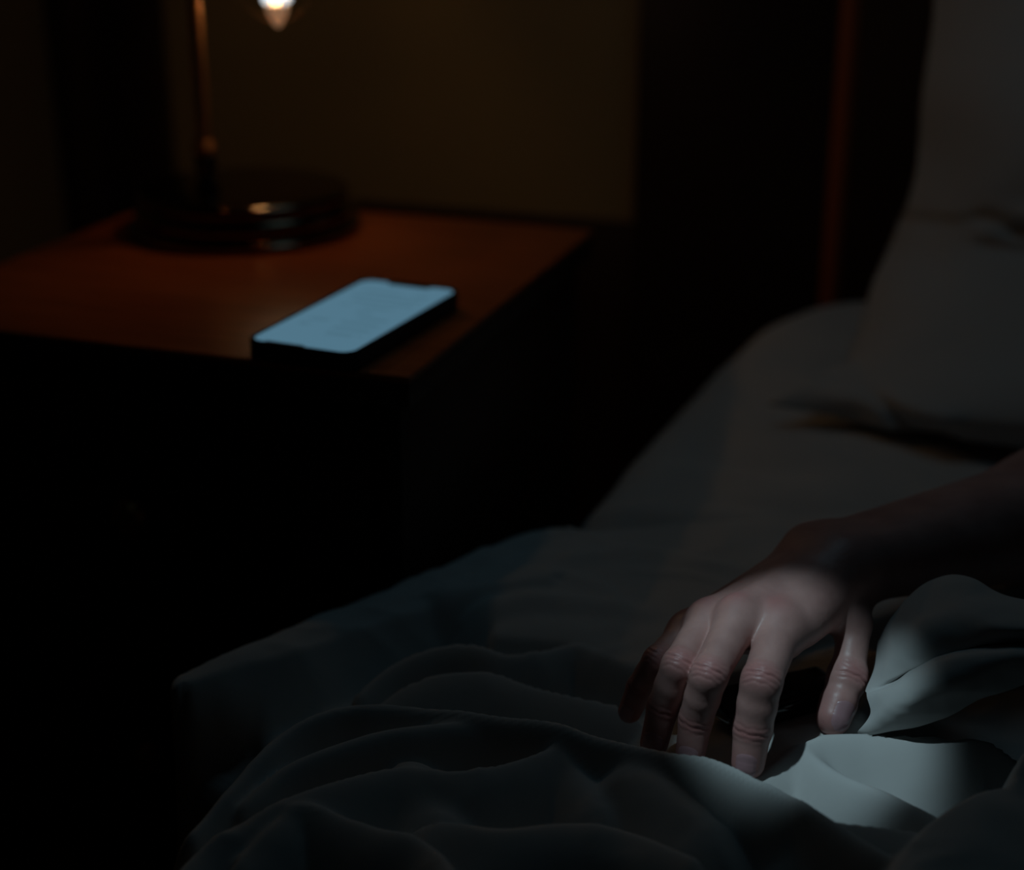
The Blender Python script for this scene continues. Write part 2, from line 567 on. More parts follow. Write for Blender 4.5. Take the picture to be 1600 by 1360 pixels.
# ------------------------------------------------------------------ bed
HB_V = 0.62
bed = thing('bed', 'wooden bed with slim red-brown headboard post behind the grey pillow', 'bed')
place(bed)
U_B = 0.155
bm_obj('headboard_post', lathe_bm([(0, 0), (0.010, 0), (0.0115, 0.01), (0.0115, 1.12), (0.009, 1.135), (0, 1.138)], 32, (U_B + 0.012, HB_V + 0.055)), M_headwood, bed)
bm_obj('headboard_panel', box_bm(U_B + 0.022, U_B + 1.45, HB_V + 0.046, HB_V + 0.066, 0.25, 1.08, 0.003), M_darkwood, bed)
bm_obj('wall_shade_panel', box_bm(-0.035, U_B + 0.002, HB_V + 0.050, HB_V + 0.066, 0.25, 1.08, 0.002), M_darkwood, bed)  # added dark panel, stands in for the wall fading into shade
bm_obj('headboard_rail', box_bm(U_B + 0.022, U_B + 1.45, HB_V + 0.042, HB_V + 0.070, 1.08, 1.11, 0.003), M_headwood, bed)
bm_obj('side_rail', box_bm(U_B, U_B + 0.025, -1.35, HB_V + 0.045, 0.13, 0.22, 0.003), M_darkwood, bed)
bm_obj('slat_base', box_bm(U_B + 0.025, 1.5, -1.35, HB_V + 0.045, 0.18, 0.215, 0), M_darkwood, bed, False)
for v0 in (-1.3, HB_V - 0.06):
    bm_obj('leg', box_bm(U_B + 0.002, U_B + 0.05, v0, v0 + 0.05, 0, 0.13, 0.003), M_darkwood, bed)


def interp(x, xs, ys_):
    return float(np.interp(x, xs, ys_))


EV = [-1.4, 0.0, 0.137, 0.25, 0.375, 0.494, 0.54, 0.57, 0.59, 0.60]
EU = [0.045, 0.048, 0.052, 0.062, 0.078, 0.112, 0.135, 0.165, 0.20, 0.26]
ZV = [-1.4, 0.0, 0.06, 0.10, 0.150, 0.375, 0.50, 0.56, 0.60]
ZZ = [-0.535, -0.530, -0.515, -0.475, -0.4535, -0.432, -0.402, -0.400, -0.430]
vs_ = np.concatenate([np.linspace(-1.4, 0, 60), np.linspace(0.005, 0.60, 150)])
NU = 150
verts, faces = [], []
for v in vs_:
    e, zt = interp(v, EV, EU), interp(v, ZV, ZZ) + CAM_H
    rt = 0.055
    prof = [(e + 0.02, 0.216), (e + 0.004, 0.23), (e, 0.26), (e, (0.26 + zt - rt) / 2)]
    for t in np.linspace(0, 90, 12):
        t = math.radians(t)
        prof.append((e + rt - rt * math.cos(t), zt - rt + rt * math.sin(t)))
    for q in np.linspace(0, 1, NU - len(prof) + 1)[1:]:
        prof.append((e + rt + (1.45 - rt - e) * q ** 1.5, zt))
    for k, (u, z) in enumerate(prof):
        p = G(u, v, z)
        amt = min(1, max(0, (u - e) / 0.06)) * (0.3 + 0.7 * min(1, max(0, (0.6 - v) / 0.1)))
        wv = 0.0035 * fbm(p[0] * 1.0, p[1] * 2.4, 5, 3) + 0.0012 * fbm(p[0], p[1], 22, 9)
        verts.append((p[0], p[1], z + wv * amt))
nv = len(prof)


def grid_faces(nr, nc, off=0, flip=False):
    fs = []
    for i in range(nr - 1):
        for j in range(nc - 1):
            a = off + i * nc + j
            q = (a, a + 1, a + nc + 1, a + nc)
            fs.append(q[::-1] if flip else q)
    return fs


verts = np.array(verts)


# soft pulled wrinkles of the fitted sheet
def polydist(X, Y, pts):
    """signed distance to a polyline (positive on the far side), and the height along it"""
    best = np.full(X.shape, 1e9)
    sgn = np.ones(X.shape)
    zz = np.zeros(X.shape)
    cx_, cy_ = np.zeros(X.shape), np.zeros(X.shape)
    for (x0, y0, z0), (x1, y1, z1) in zip(pts, pts[1:]):
        dx, dy = x1 - x0, y1 - y0
        L2 = dx * dx + dy * dy + 1e-12
        t = np.clip(((X - x0) * dx + (Y - y0) * dy) / L2, 0, 1)
        qx, qy = X - (x0 + t * dx), Y - (y0 + t * dy)
        d = np.hypot(qx, qy)
        c = dx * (Y - y0) - dy * (X - x0)
        m = d < best - 1e-9
        best = np.where(m, d, best)
        sgn = np.where(m, np.where(c >= 0, 1.0, -1.0), sgn)
        zz = np.where(m, z0 + t * (z1 - z0), zz)
        cx_, cy_ = np.where(m, x0 + t * dx, cx_), np.where(m, y0 + t * dy, cy_)
    polydist.near = (cx_, cy_)
    return best * sgn, zz


def crest(pts):
    P = [A(x, y, z) for x, y, z in pts]
    return smooth_path(P, 5)


X, Y, Z = verts[:, 0].copy(), verts[:, 1].copy(), verts[:, 2].copy()
for pts, h, wn, wf in (
        ([(930, 778, -.45), (1000, 745, -.447), (1080, 738, -.447), (1170, 752, -.447), (1280, 775, -.447)], 0.004, 0.030, 0.012),
        ([(900, 815, -.45), (980, 797, -.45), (1080, 800, -.45), (1200, 812, -.45)], 0.004, 0.022, 0.012),
        ([(1010, 690, -.44), (1100, 655, -.44), (1200, 690, -.44), (1320, 735, -.44)], 0.003, 0.03, 0.02),
        ([(1160, 560, -.42), (1240, 560, -.41), (1330, 590, -.41)], 0.004, 0.03, 0.02)):
    d, _ = polydist(X, Y, crest(pts))
    wdt = np.where(d > 0, wf, wn)
    Z += h * np.exp(-(d / wdt) ** 2) * (Z > CAM_H - 0.50)
verts[:, 2] = Z
mt = mesh_obj('mattress', verts, grid_faces(len(vs_), nv, flip=True), M_sheet)
tag(mt, 'mattress in smooth grey fitted sheet beside the nightstand, under pillow and duvet', 'mattress')
# close the head end
# ------------------------------------------------------------------ duvet: one rumpled quilt, folds as real relief
SX = np.arange(-0.50, 0.62, 0.0021)
SY = np.arange(0.40, 1.03, 0.0021)
GX, GY = np.meshgrid(SX, SY, indexing='ij')
NEG = -0.60


def smax(a, b_, k):
    h = np.clip(0.5 + 0.5 * (a - b_) / k, 0, 1)
    return b_ * (1 - h) + a * h + k * h * (1 - h)


def fold(pts, wn, wf, drop=0.03, pn=1.7, pf=1.7):
    d, z = polydist(GX, GY, crest(pts))
    z = z - CAM_H
    ad = np.abs(d)
    return z - drop * np.where(d < 0, (ad / wn) ** pn, (ad / wf) ** pf)


# outline of the duvet on the open side of the bed (pixels of the frame at duvet height)
edge_pts = [(1010, 735, -.462), (885, 832, -.452), (800, 855, -.452), (700, 898, -.452), (600, 940, -.452), (500, 988, -.455), (433, 1024, -.458),
            (356, 1066, -.462), (300, 1104, -.469), (335, 1116, -.478), (420, 1110, -.48), (440, 1135, -.478), (405, 1180, -.474), (355, 1240, -.47),
            (310, 1300, -.47), (265, 1362, -.47), (200, 1450, -.47), (60, 1700, -.47)]
EP = [A(*p) for p in edge_pts]
de, _ = polydist(GX, GY, EP)                          # listed right to left: far side negative
NEAR = polydist.near
poly = [(p[0], p[1]) for p in EP] + [(0.9, -0.3), (0.9, 1.8), (0.14, 1.5)]
inside = np.zeros(GX.shape, bool)
for (xa, ya), (xb, yb) in zip(poly, poly[1:] + poly[:1]):
    cr_ = ((ya > GY) != (yb > GY)) & (GX < (xb - xa) * (GY - ya) / ((yb - ya) if abs(yb - ya) > 1e-12 else 1e-12) + xa)
    inside ^= cr_
outside = np.abs(de) * (~inside)
warp = np.array([[fbm(x, y, 6, 1, 2) for y in SY[::6]] for x in SX[::6]])
fine = np.array([[fbm(x, y, 26, 5, 2) for y in SY[::2]] for x in SX[::2]])


def upsample(a, shape):
    xi = np.linspace(0, a.shape[0] - 1, shape[0])
    yi = np.linspace(0, a.shape[1] - 1, shape[1])
    x0 = np.clip(xi.astype(int), 0, a.shape[0] - 2)
    y0 = np.clip(yi.astype(int), 0, a.shape[1] - 2)
    fx, fy = (xi - x0)[:, None], (yi - y0)[None, :]
    fx = fx * fx * (3 - 2 * fx)
    fy = fy * fy * (3 - 2 * fy)
    a00, a10 = a[x0][:, y0], a[x0 + 1][:, y0]
    a01, a11 = a[x0][:, y0 + 1], a[x0 + 1][:, y0 + 1]
    return (a00 * (1 - fx) + a10 * fx) * (1 - fy) + (a01 * (1 - fx) + a11 * fx) * fy


warp, fine = upsample(warp, GX.shape), upsample(fine, GX.shape)


def bump_at(px, py, z, r):
    p = A(px, py, z)
    return np.exp(-((GX - p[0]) ** 2 + (GY - p[1]) ** 2) / (r * r))


H = np.full(GX.shape, -0.490) + 0.010 * warp
H += 0.034 * np.clip(bump_at(1110, 1130, -.457, 0.055) + bump_at(1240, 1130, -.457, 0.055) + bump_at(1320, 1040, -.457, 0.05), 0, 1)   # firm bed under the hand
# flat first layer up to the duvet's crease, a shelf with a near edge
dE1, _ = polydist(GX, GY, crest([(300, 1098, -.465), (380, 1066, -.462), (470, 1034, -.458), (570, 992, -.455), (670, 955, -.452), (745, 934, -.449),
                                 (775, 942, -.448), (770, 985, -.449), (800, 991, -.449), (875, 997, -.449), (925, 1015, -.449), (995, 1043, -.449),
                                 (1080, 1062, -.452), (1170, 1060, -.456), (1300, 1000, -.456), (1700, 900, -.456)]))
shelf = np.where(dE1 > 0, -0.4475 - 0.004 * np.exp(-dE1 / 0.01), -0.4515 - 1.6 * np.abs(dE1))
shelf = shelf + 0.0025 * warp
H = smax(H, shelf, 0.004)
folds = [
    # far rim that runs along the side of the bed
    ([(885, 826, -.447), (800, 850, -.445), (700, 893, -.444), (600, 934, -.444), (500, 980, -.447), (430, 1011, -.450), (350, 1052, -.456), (290, 1090, -.464)], .030, .020, .02, 2.0, 1.8),
    ([(900, 868, -.445), (990, 858, -.445), (1090, 875, -.446), (1180, 905, -.450)], .030, .018, .012, 1.8, 1.8),
    ([(690, 925, -.444), (760, 912, -.441), (850, 900, -.443)], .016, .030, .012, 1.8, 1.8),
    ([(780, 935, -.443), (840, 928, -.442), (930, 940, -.444), (1000, 960, -.447)], .022, .022, .010, 1.8, 1.8),
    # second lip
    ([(565, 1080, -.466), (620, 1035, -.456), (685, 1012, -.450), (740, 1011, -.448), (790, 1023, -.449), (830, 1021, -.449), (895, 1007, -.450), (940, 1028, -.452), (990, 1055, -.455)], .020, .010, .022, 1.6, 1.3),
    # third lip
    ([(590, 1102, -.466), (640, 1071, -.458), (700, 1057, -.454), (775, 1057, -.453), (830, 1073, -.454), (900, 1092, -.456), (965, 1106, -.459)], .030, .008, .022, 1.7, 1.2),
    # the big front fold before the finger tips
    ([(300, 1302, -.462), (365, 1230, -.456), (420, 1168, -.450), (465, 1134, -.447), (515, 1114, -.445), (570, 1106, -.444), (650, 1105, -.443), (750, 1115, -.441), (850, 1132, -.440),
      (950, 1155, -.440), (1050, 1179, -.441), (1120, 1196, -.441), (1180, 1222, -.441), (1260, 1262, -.441), (1350, 1314, -.440), (1440, 1372, -.440)], .014, .014, .022, 1.6, 1.5),
    ([(380, 1262, -.462), (450, 1200, -.454), (560, 1158, -.449), (700, 1132, -.446), (800, 1136, -.446), (880, 1160, -.448)], .017, .020, .026, 1.7, 1.6),
    # next lip below
    ([(250, 1400, -.466), (300, 1342, -.462), (350, 1302, -.458), (450, 1250, -.453), (525, 1221, -.450), (600, 1201, -.448), (650, 1199, -.448), (725, 1206, -.449), (800, 1192, -.449), (870, 1170, -.449)], .028, .012, .022, 1.6, 1.3),
    ([(640, 1203, -.450), (660, 1240, -.457), (690, 1275, -.462)], .028, .028, .018, 1.8, 1.8),
    ([(375, 1336, -.462), (430, 1290, -.457), (475, 1262, -.455), (550, 1280, -.454), (600, 1297, -.453), (650, 1311, -.452), (690, 1342, -.452), (720, 1400, -.452)], .028, .012, .022, 1.6, 1.5),
    ([(690, 1290, -.458), (780, 1300, -.454), (880, 1292, -.452), (980, 1300, -.450), (1080, 1340, -.448)], .030, .014, .018, 1.6, 1.6),
    ([(1000, 1190, -.447), (1040, 1240, -.453), (1090, 1290, -.458)], .032, .032, .018, 1.8, 1.8),
    ([(880, 1165, -.449), (900, 1210, -.456), (930, 1260, -.461)], .026, .026, .018, 1.8, 1.8),
    # bright crest to the right of the index finger
    ([(1172, 1222, -.455), (1215, 1187, -.450), (1240, 1172, -.447), (1262, 1160, -.446), (1290, 1150, -.445), (1347, 1148, -.444), (1403, 1152, -.443), (1487, 1155, -.442), (1540, 1157, -.444), (1590, 1190, -.452)], .034, .008, .026, 1.6, 1.2),
    ([(1250, 1165, -.447), (1300, 1205, -.446), (1380, 1240, -.447), (1450, 1280, -.450)], .018, .020, .018, 1.6, 1.6),
    ([(1290, 1287, -.450), (1347, 1290, -.448), (1430, 1301, -.446)], .030, .010, .018, 1.6, 1.5),
    # dark hill in the near right corner
    ([(1370, 1420, -.430), (1403, 1350, -.432), (1445, 1298, -.433), (1473, 1276, -.433), (1516, 1251, -.433), (1572, 1234, -.432), (1640, 1210, -.430), (1750, 1190, -.428)], .080, .014, .020, 1.7, 1.3),
    ([(1583, 1222, -.430), (1595, 1195, -.425), (1612, 1170, -.42), (1660, 1150, -.42)], .030, .010, .020, 1.6, 1.3),
]
for pts, wn, wf, drop, pn, pf in folds:
    H = smax(H, fold(pts, wn * 0.92, wf, drop * 1.35, pn, pf), 0.0055 if wf > 0.0085 and drop < 0.025 else 0.0022)
# dark hollow that opens under the big right-hand fold
pc = A(1560, 1120, -.48)
# small cloth creases everywhere
ridged = np.array([[1 - min(1, 2.2 * abs(fbm(x * 0.8 + 0.3 * y, y * 1.5 - 0.2 * x, 13, 31, 2))) for y in SY[::2]] for x in SX[::2]])
ridged = upsample(ridged, GX.shape) ** 2
H += 0.0012 * fine + 0.0022 * ridged
# the cloth falls away down the side of the bed
RR = 0.012
so = np.clip(outside / RR, 0, math.pi / 2)
along = np.arange(1)
kx = np.where(outside > 0, (GX - NEAR[0]) / (outside + 1e-9), 0)
ky = np.where(outside > 0, (GY - NEAR[1]) / (outside + 1e-9), 0)
outw = RR * np.sin(so) + 0.006 * np.sin(NEAR[0] * 70 + NEAR[1] * 40) * np.clip(outside / 0.08, 0, 1) + 0.05 * np.clip(outside - 0.02, 0, 1)
down = RR * (1 - np.cos(so)) + np.maximum(0, outside - RR * math.pi / 2)
GX2 = np.where(outside > 0, NEAR[0] + kx * outw, GX)
GY2 = np.where(outside > 0, NEAR[1] + ky * outw, GY)
H = H - down
dverts = np.stack([GX2, GY2, H + CAM_H], -1).reshape(-1, 3)
nx_, ny_ = GX.shape
keep = (outside < 0.24)
fs = []
kf = keep
idx = np.arange(nx_ * ny_).reshape(nx_, ny_)
q = np.stack([idx[:-1, :-1], idx[1:, :-1], idx[1:, 1:], idx[:-1, 1:]], -1).reshape(-1, 4)
km = (kf[:-1, :-1] & kf[1:, :-1] & kf[1:, 1:] & kf[:-1, 1:]).reshape(-1)
# cloth ends where it slips under the sheet line at the far side
far = (shelf > -0.46) & (GY - (0.972 + 0.15 * GX) > 0.0)
km &= ~(far[:-1, :-1].reshape(-1))
q = q[km]
used = np.unique(q)
remap = np.full(nx_ * ny_, -1)
remap[used] = np.arange(len(used))
dv = mesh_obj('duvet', dverts[used], remap[q].tolist(), M_duvet)
tag(dv, 'rumpled grey duvet in deep folds under and in front of the hand', 'duvet')


# ------------------------------------------------------------------ lofted cloth pieces
def loft(rows, nr=10, nc=10):
    """Catmull-Rom surface through a grid of world points"""
    R = [smooth_path(r, nc) for r in rows]
    cols = list(zip(*R))
    Cc = [smooth_path(c, nr) for c in cols]
    return np.array(Cc).transpose(1, 0, 2)            # rows x cols x 3


def sh_(p, dx=0.0, dy=0.0, dz=0.0):
    return p + np.array([dx, dy, dz])


r_top = [(1372, 1003, -.418), (1393, 966, -.400), (1438, 921, -.388), (1500, 905, -.382), (1572, 934, -.382), (1680, 958, -.382), (1820, 960, -.382)]
r_m1 = [(1366, 1045, -.424), (1392, 1022, -.408), (1432, 985, -.393), (1500, 965, -.386), (1572, 978, -.384), (1680, 985, -.384), (1820, 985, -.384)]
r_a = [(1353, 1080, -.432), (1390, 1060, -.418), (1430, 1041, -.407), (1490, 1017, -.399), (1570, 1005, -.395), (1680, 1003, -.394), (1820, 1003, -.394)]
r_b = [(1355, 1094, -.430), (1392, 1074, -.416), (1432, 1054, -.405), (1492, 1031, -.397), (1572, 1019, -.394), (1680, 1016, -.393), (1820, 1015, -.393)]
r_m2 = [(1360, 1118, -.434), (1388, 1108, -.424), (1432, 1094, -.414), (1495, 1070, -.406), (1560, 1045, -.400), (1680, 1032, -.397), (1820, 1030, -.397)]
r_bt = [(1340, 1144, -.4445), (1372, 1145, -.441), (1420, 1136, -.434), (1480, 1117, -.426), (1550, 1085, -.415), (1680, 1050, -.405), (1820, 1048, -.405)]
W_ = lambda r: [A(*p) for p in r]
rt_, rm1, ra, rb_, rm2, rbt = map(W_, (r_top, r_m1, r_a, r_b, r_m2, r_bt))
groove = [sh_((a + b_) / 2, 0.003 * min(i, 1), 0.011 * min(1, i / 2), -0.003 * min(i, 1)) for i, (a, b_) in enumerate(zip(ra, rb_))]
back1 = [sh_(p, 0.004, 0.010, -0.006) for p in rt_]
back2 = [sh_(p, 0.010, 0.014, -0.03 if i > 1 else -0.012) for i, p in enumerate(rt_)]
tuck1 = [sh_(p, 0.004, 0.010 if i else 0.004, -0.004) for i, p in enumerate(rbt)]
tuck2 = [sh_(p, 0.010, 0.050 if i else 0.012, -0.012) for i, p in enumerate(rbt)]
kr = [back2, back1, rt_, rm1, ra, groove, rb_, rm2, rbt, tuck1, tuck2]
kend = sum(r[-1] for r in kr) / len(kr) + np.array([0.03, 0.0, -0.02])
S = loft([r + [r[-1] * 0.6 + kend * 0.4, kend] for r in kr], 10, 14)
nr_, nc_ = S.shape[:2]
for i in range(nr_):
    for j in range(nc_):
        p = S[i, j]
        S[i, j, 2] += 0.0012 * fbm(p[0] + p[2], p[1], 30, 2) + 0.0016 * fbm(p[0], p[1] * 3, 12, 4)
        S[i, j, 1] += 0.0014 * fbm(p[0] * 1.5, p[2] * 3, 18, 6)
o = mesh_obj('folded_corner', S.reshape(-1, 3), grid_faces(nr_, nc_), M_duvet, dv)

# ------------------------------------------------------------------ pillow leaning on the headboard
# control rows run from above the frame down to the seat; each row from the left seam to the right
prow = [
    [(1480, -330, 1.52), (1560, -380, 1.515), (1700, -400, 1.50), (1900, -400, 1.50), (2150, -390, 1.50), (2350, -360, 1.52)],
    [(1466, -160, 1.50), (1530, -190, 1.46), (1680, -200, 1.42), (1900, -200, 1.41), (2180, -200, 1.44), (2370, -190, 1.50)],
    [(1458, 20, 1.47), (1510, 10, 1.43), (1650, 10, 1.36), (1900, 10, 1.33), (2180, 10, 1.38), (2380, 10, 1.48)],
    [(1440, 150, 1.45), (1490, 150, 1.40), (1620, 150, 1.32), (1900, 150, 1.29), (2180, 150, 1.34), (2380, 150, 1.45)],
    [(1434, 250, 1.43), (1480, 255, 1.38), (1600, 265, 1.29), (1900, 270, 1.26), (2180, 270, 1.31), (2380, 270, 1.42)],
    [(1414, 330, 1.41), (1455, 345, 1.36), (1570, 352, 1.285), (1900, 360, 1.25), (2180, 360, 1.30), (2380, 360, 1.41)],
    [(1390, 385, 1.36), (1435, 400, 1.30), (1560, 400, 1.23), (1900, 410, 1.15), (2180, 410, 1.15), (2380, 410, 1.22)],
    [(1366, 440, 1.32), (1420, 460, 1.245), (1540, 470, 1.19), (1900, 470, 1.11), (2180, 470, 1.11), (2380, 470, 1.18)],
    [(1342, 520, 1.26), (1390, 530, 1.20), (1520, 545, 1.145), (1880, 550, 1.08), (2180, 550, 1.07), (2380, 550, 1.14)],
    [(1312, 575, 1.20), (1370, 588, 1.155), (1500, 600, 1.11), (1860, 610, 1.055), (2180, 610, 1.04), (2380, 610, 1.11)],
    [(1262, 594, 1.165), (1340, 622, 1.132), (1480, 650, 1.088), (1850, 670, 1.04), (2180, 660, 1.02), (2380, 640, 1.08)],
    [(1200, 632, 1.150), (1322, 655, 1.135), (1440, 680, 1.100), (1830, 722, 1.045), (2160, 710, 1.02), (2380, 685, 1.06)],
]
PY = lambda px, Y: (Y - 0.20 * max(0, Y - 1.15)) * (1 - 0.30 * max(0, px - 1450) / 2449)
rows = [[AY(px, py, PY(px, Y) if i < 6 else Y) for px, py, Y in r] for i, r in enumerate(prow)]
last = rows[-1]
S = loft(rows, 9, 14)
nr_, nc_ = S.shape[:2]
for i in range(nr_):
    for j in range(nc_):
        p = S[i, j]
        S[i, j, 1] += 0.003 * fbm(p[0], p[2] * 1.6, 9, 11) + 0.0012 * fbm(p[0], p[2], 30, 13)
# creases on the front of the pillow (cut into the surface)


def pcrease(pts, depth, wd):
    c_, s__ = math.cos(PITCH), math.sin(PITCH)
    zr = S[:, :, 2] - CAM_H
    dep = S[:, :, 1] * c_ - zr * s__
    fx = 800 + F * S[:, :, 0] / dep
    fy = 680 - F * (S[:, :, 1] * s__ + zr * c_) / dep
    P = smooth_path([np.array([p[0], p[1], 0.0]) for p in pts], 6)
    d, _ = polydist(fx, fy, P)
    S[:, :, 1] += depth * np.exp(-(d * 1.3 / F / wd) ** 2)


pcrease([(1420, 352, 1.36), (1480, 352, 1.33), (1540, 345, 1.30), (1600, 362, 1.28), (1700, 380, 1.27)], 0.016, 0.007)
pcrease([(1540, 390, 1.3), (1600, 398, 1.28), (1690, 405, 1.26)], 0.008, 0.006)
pcrease([(1480, 330, 1.35), (1540, 352, 1.30), (1600, 338, 1.28), (1700, 330, 1.27)], -0.009, 0.008)
pcrease([(1300, 592, 1.22), (1345, 600, 1.19), (1385, 635, 1.17), (1420, 668, 1.15), (1480, 685, 1.14)], 0.012, 0.006)
pcrease([(1345, 545, 1.22), (1400, 560, 1.19), (1450, 550, 1.17), (1500, 530, 1.17)], 0.005, 0.007)
pcrease([(1330, 575, 1.22), (1370, 590, 1.19), (1420, 625, 1.17), (1480, 650, 1.14)], -0.007, 0.009)
pcrease([(1483, 0, 1.42), (1470, 130, 1.40), (1452, 215, 1.39), (1446, 235, 1.39)], 0.004, 0.004)
pcrease([(1425, 330, 1.39), (1398, 400, 1.36), (1368, 455, 1.33), (1352, 540, 1.28)], 0.006, 0.005)
# back face: the same outline, bulging the other way
s_ = np.linspace(-1, 1, nr_)[:, None]
t_ = np.linspace(-1, 1, nc_)[None, :]
th = 0.075 * np.sqrt(np.clip(1 - s_ ** 2, 0, 1)) * np.sqrt(np.clip(1 - t_ ** 2, 0, 1))
dirb = np.array([0.22, 0.55, 0.10])
Bk = S + th[:, :, None] * dirb
zmin = CAM_H - 0.425
S[:, :, 2] = S[:, :, 2]
verts = np.concatenate([S.reshape(-1, 3), Bk.reshape(-1, 3)])
fcs = grid_faces(nr_, nc_) + grid_faces(nr_, nc_, nr_ * nc_, True)
pw = mesh_obj('pillow', verts, fcs, M_pillow)
tag(pw, 'plump grey pillow leaning on the headboard with its lower corner on the sheet', 'pillow')
bm = bmesh.new()
bm.from_mesh(pw.data)
bmesh.ops.remove_doubles(bm, verts=bm.verts, dist=0.0002)
bm.to_mesh(pw.data)
bm.free()

# ------------------------------------------------------------------ person: right hand and forearm, one continuous surface


def sphere_step(p, px, py, L, farther):
    r = ray(px, py)
    r = r / np.linalg.norm(r)
    q0 = p - np.array([0, 0, CAM_H])
    b_ = r @ q0
    disc = max(0.0, b_ * b_ - (q0 @ q0 - L * L))
    t = b_ + (math.sqrt(disc) if farther else -math.sqrt(disc))
    q1 = r * t
    return q1 + np.array([0, 0, CAM_H])


def chain(pts, Ls, z, fars):
    P = [A(*pts[0], z)]
    for q_, L, f_ in zip(pts[1:], Ls, fars):
        a, b_ = sphere_step(P[-1], *q_, L, False), sphere_step(P[-1], *q_, L, True)
        P.append(a * (1 - f_) + b_ * f_)
    return P[::-1]                                    # MCP ... tip


ZF = -0.447
fingers = {
    'index': (chain([(1169, 1192), (1176, 1138), (1190, 1065), (1220, 982)], (.020, .026, .045), ZF, (0.2, 0.0, 1.0)), (.0117, .0105, .0099, .0086)),
    'middle': (chain([(1078, 1182), (1087, 1125), (1108, 1055), (1154, 968)], (.021, .029, .049), ZF, (0.2, 0.0, 1.0)), (.0115, .0096, .0087, .0077)),
    'ring': (chain([(1022, 1162), (1036, 1105), (1061, 1040), (1106, 974)], (.021, .027, .045), ZF, (0.2, 0.0, 1.0)), (.0109, .0090, .0083, .0074)),
    'pinky': (chain([(984, 1112), (1000, 1075), (1028, 1032), (1074, 992)], (.018, .021, .037), ZF, (0.2, 0.0, 0.9)), (.0100, .0080, .0072, .0064)),
}
CM = [P for P, _ in fingers.values()]
wrist = A(1297, 884, -.390)
wl = np.array([0.50, -0.80, 0.25])
wl /= np.linalg.norm(wl)                               # towards the thumb side
thumbP = [A(1316, 905, -.398), A(1336, 975, -.408), A(1324, 1058, -.430), A(1302, 1122, -.4455)]
thumbR = (.0125, .0088, .0092, .0086)
elbow = A(1660, 806, -.402)
shoulder_way = elbow + np.array([0.26, 0.08, 0.03])

hx0, hx1 = 0.045, 0.225
xs = np.concatenate([np.arange(hx0, hx1, 0.00085), np.arange(hx1, 0.72, 0.003)])
ysv = np.arange(0.655, 0.985, 0.00085)
ysv = np.concatenate([np.arange(0.655, 0.86, 0.00085), np.arange(0.86, 1.13, 0.003)])
zsv = np.arange(-0.470, -0.325, 0.00085) + CAM_H
xs, ysv, zsv = (a.astype(np.float32) for a in (xs, ysv, zsv))
BIG = np.float32(0.03)
shape = (len(xs), len(ysv), len(zsv))


def cone_into(g, p0, p1, r0, r1, k, mar=0.022, squash=None):
    """smooth-union a tapered capsule into distance grid g"""
    p0, p1 = np.asarray(p0, np.float32), np.asarray(p1, np.float32)
    lo = np.minimum(p0 - r0, p1 - r1) - mar
    hi = np.maximum(p0 + r0, p1 + r1) + mar
    sl = []
    for a, l, h in zip((xs, ysv, zsv), lo, hi):
        sl.append(slice(int(np.searchsorted(a, l)), int(np.searchsorted(a, h))))
    x, y, z = xs[sl[0]][:, None, None], ysv[sl[1]][None, :, None], zsv[sl[2]][None, None, :]
    if 0 in (x.size, y.size, z.size):
        return
    ax = p1 - p0
    L2 = float(ax @ ax) + 1e-12
    t = np.clip(((x - p0[0]) * ax[0] + (y - p0[1]) * ax[1] + (z - p0[2]) * ax[2]) / L2, 0, 1)
    dx, dy, dz = x - p0[0] - t * ax[0], y - p0[1] - t * ax[1], z - p0[2] - t * ax[2]
    if squash is not None:                            # (direction, factor): flatter along direction
        n_, f_ = squash
        dn = dx * n_[0] + dy * n_[1] + dz * n_[2]
        ex = dn * (1 / f_ - 1)
        dx, dy, dz = dx + n_[0] * ex, dy + n_[1] * ex, dz + n_[2] * ex
    d = np.sqrt(dx * dx + dy * dy + dz * dz) - (r0 + t * (r1 - r0))
    a = g[sl[0], sl[1], sl[2]]
    if k > 0:
        h = np.clip(0.5 + 0.5 * (a - d) / k, 0, 1)
        res = a * (1 - h) + d * h - k * h * (1 - h)
    else:
        res = np.minimum(a, d)
    g[sl[0], sl[1], sl[2]] = res


def gsmin(a, b_, k):
    h = np.clip(0.5 + 0.5 * (a - b_) / k, 0, 1)
    return a * (1 - h) + b_ * h - k * h * (1 - h)


palm = np.full(shape, BIG, np.float32)
hd = (CM[1][0] - wrist)
hd /= np.linalg.norm(hd)
lat = CM[0][0] - CM[3][0]
lat /= np.linalg.norm(lat)
dors = np.cross(lat, hd)
if dors[2] < 0:
    dors = -dors
dors /= np.linalg.norm(dors)
for i, (P, R) in enumerate(fingers.values()):
    s = wrist + wl * (0.013 - 0.0095 * i) - dors * 0.001
    m_in = P[0] - dors * 0.0035
    cone_into(palm, s, m_in, 0.0155, R[0] + 0.0010, 0.010)
    if i < 3:                                         # flesh between neighbouring metacarpals
        Q = CM[i + 1][0]
        cone_into(palm, wrist, (P[0] + Q) / 2 - dors * 0.007 - hd * 0.004, 0.015, 0.0105, 0.009)
# ball of the thumb and heel of the hand
cone_into(palm, thumbP[0] - dors * 0.006, thumbP[0] * 0.5 + thumbP[1] * 0.3 + CM[0][0] * 0.2 - dors * 0.010, 0.012, 0.008, 0.012)
cone_into(palm, wrist - wl * 0.016 - dors * 0.006, CM[3][0] - dors * 0.010 - hd * 0.01, 0.014, 0.011, 0.012)
# web between thumb and index
cone_into(palm, thumbP[0] * 0.45 + thumbP[1] * 0.55, CM[0][0] - dors * 0.006 - hd * 0.018, 0.006, 0.007, 0.010)
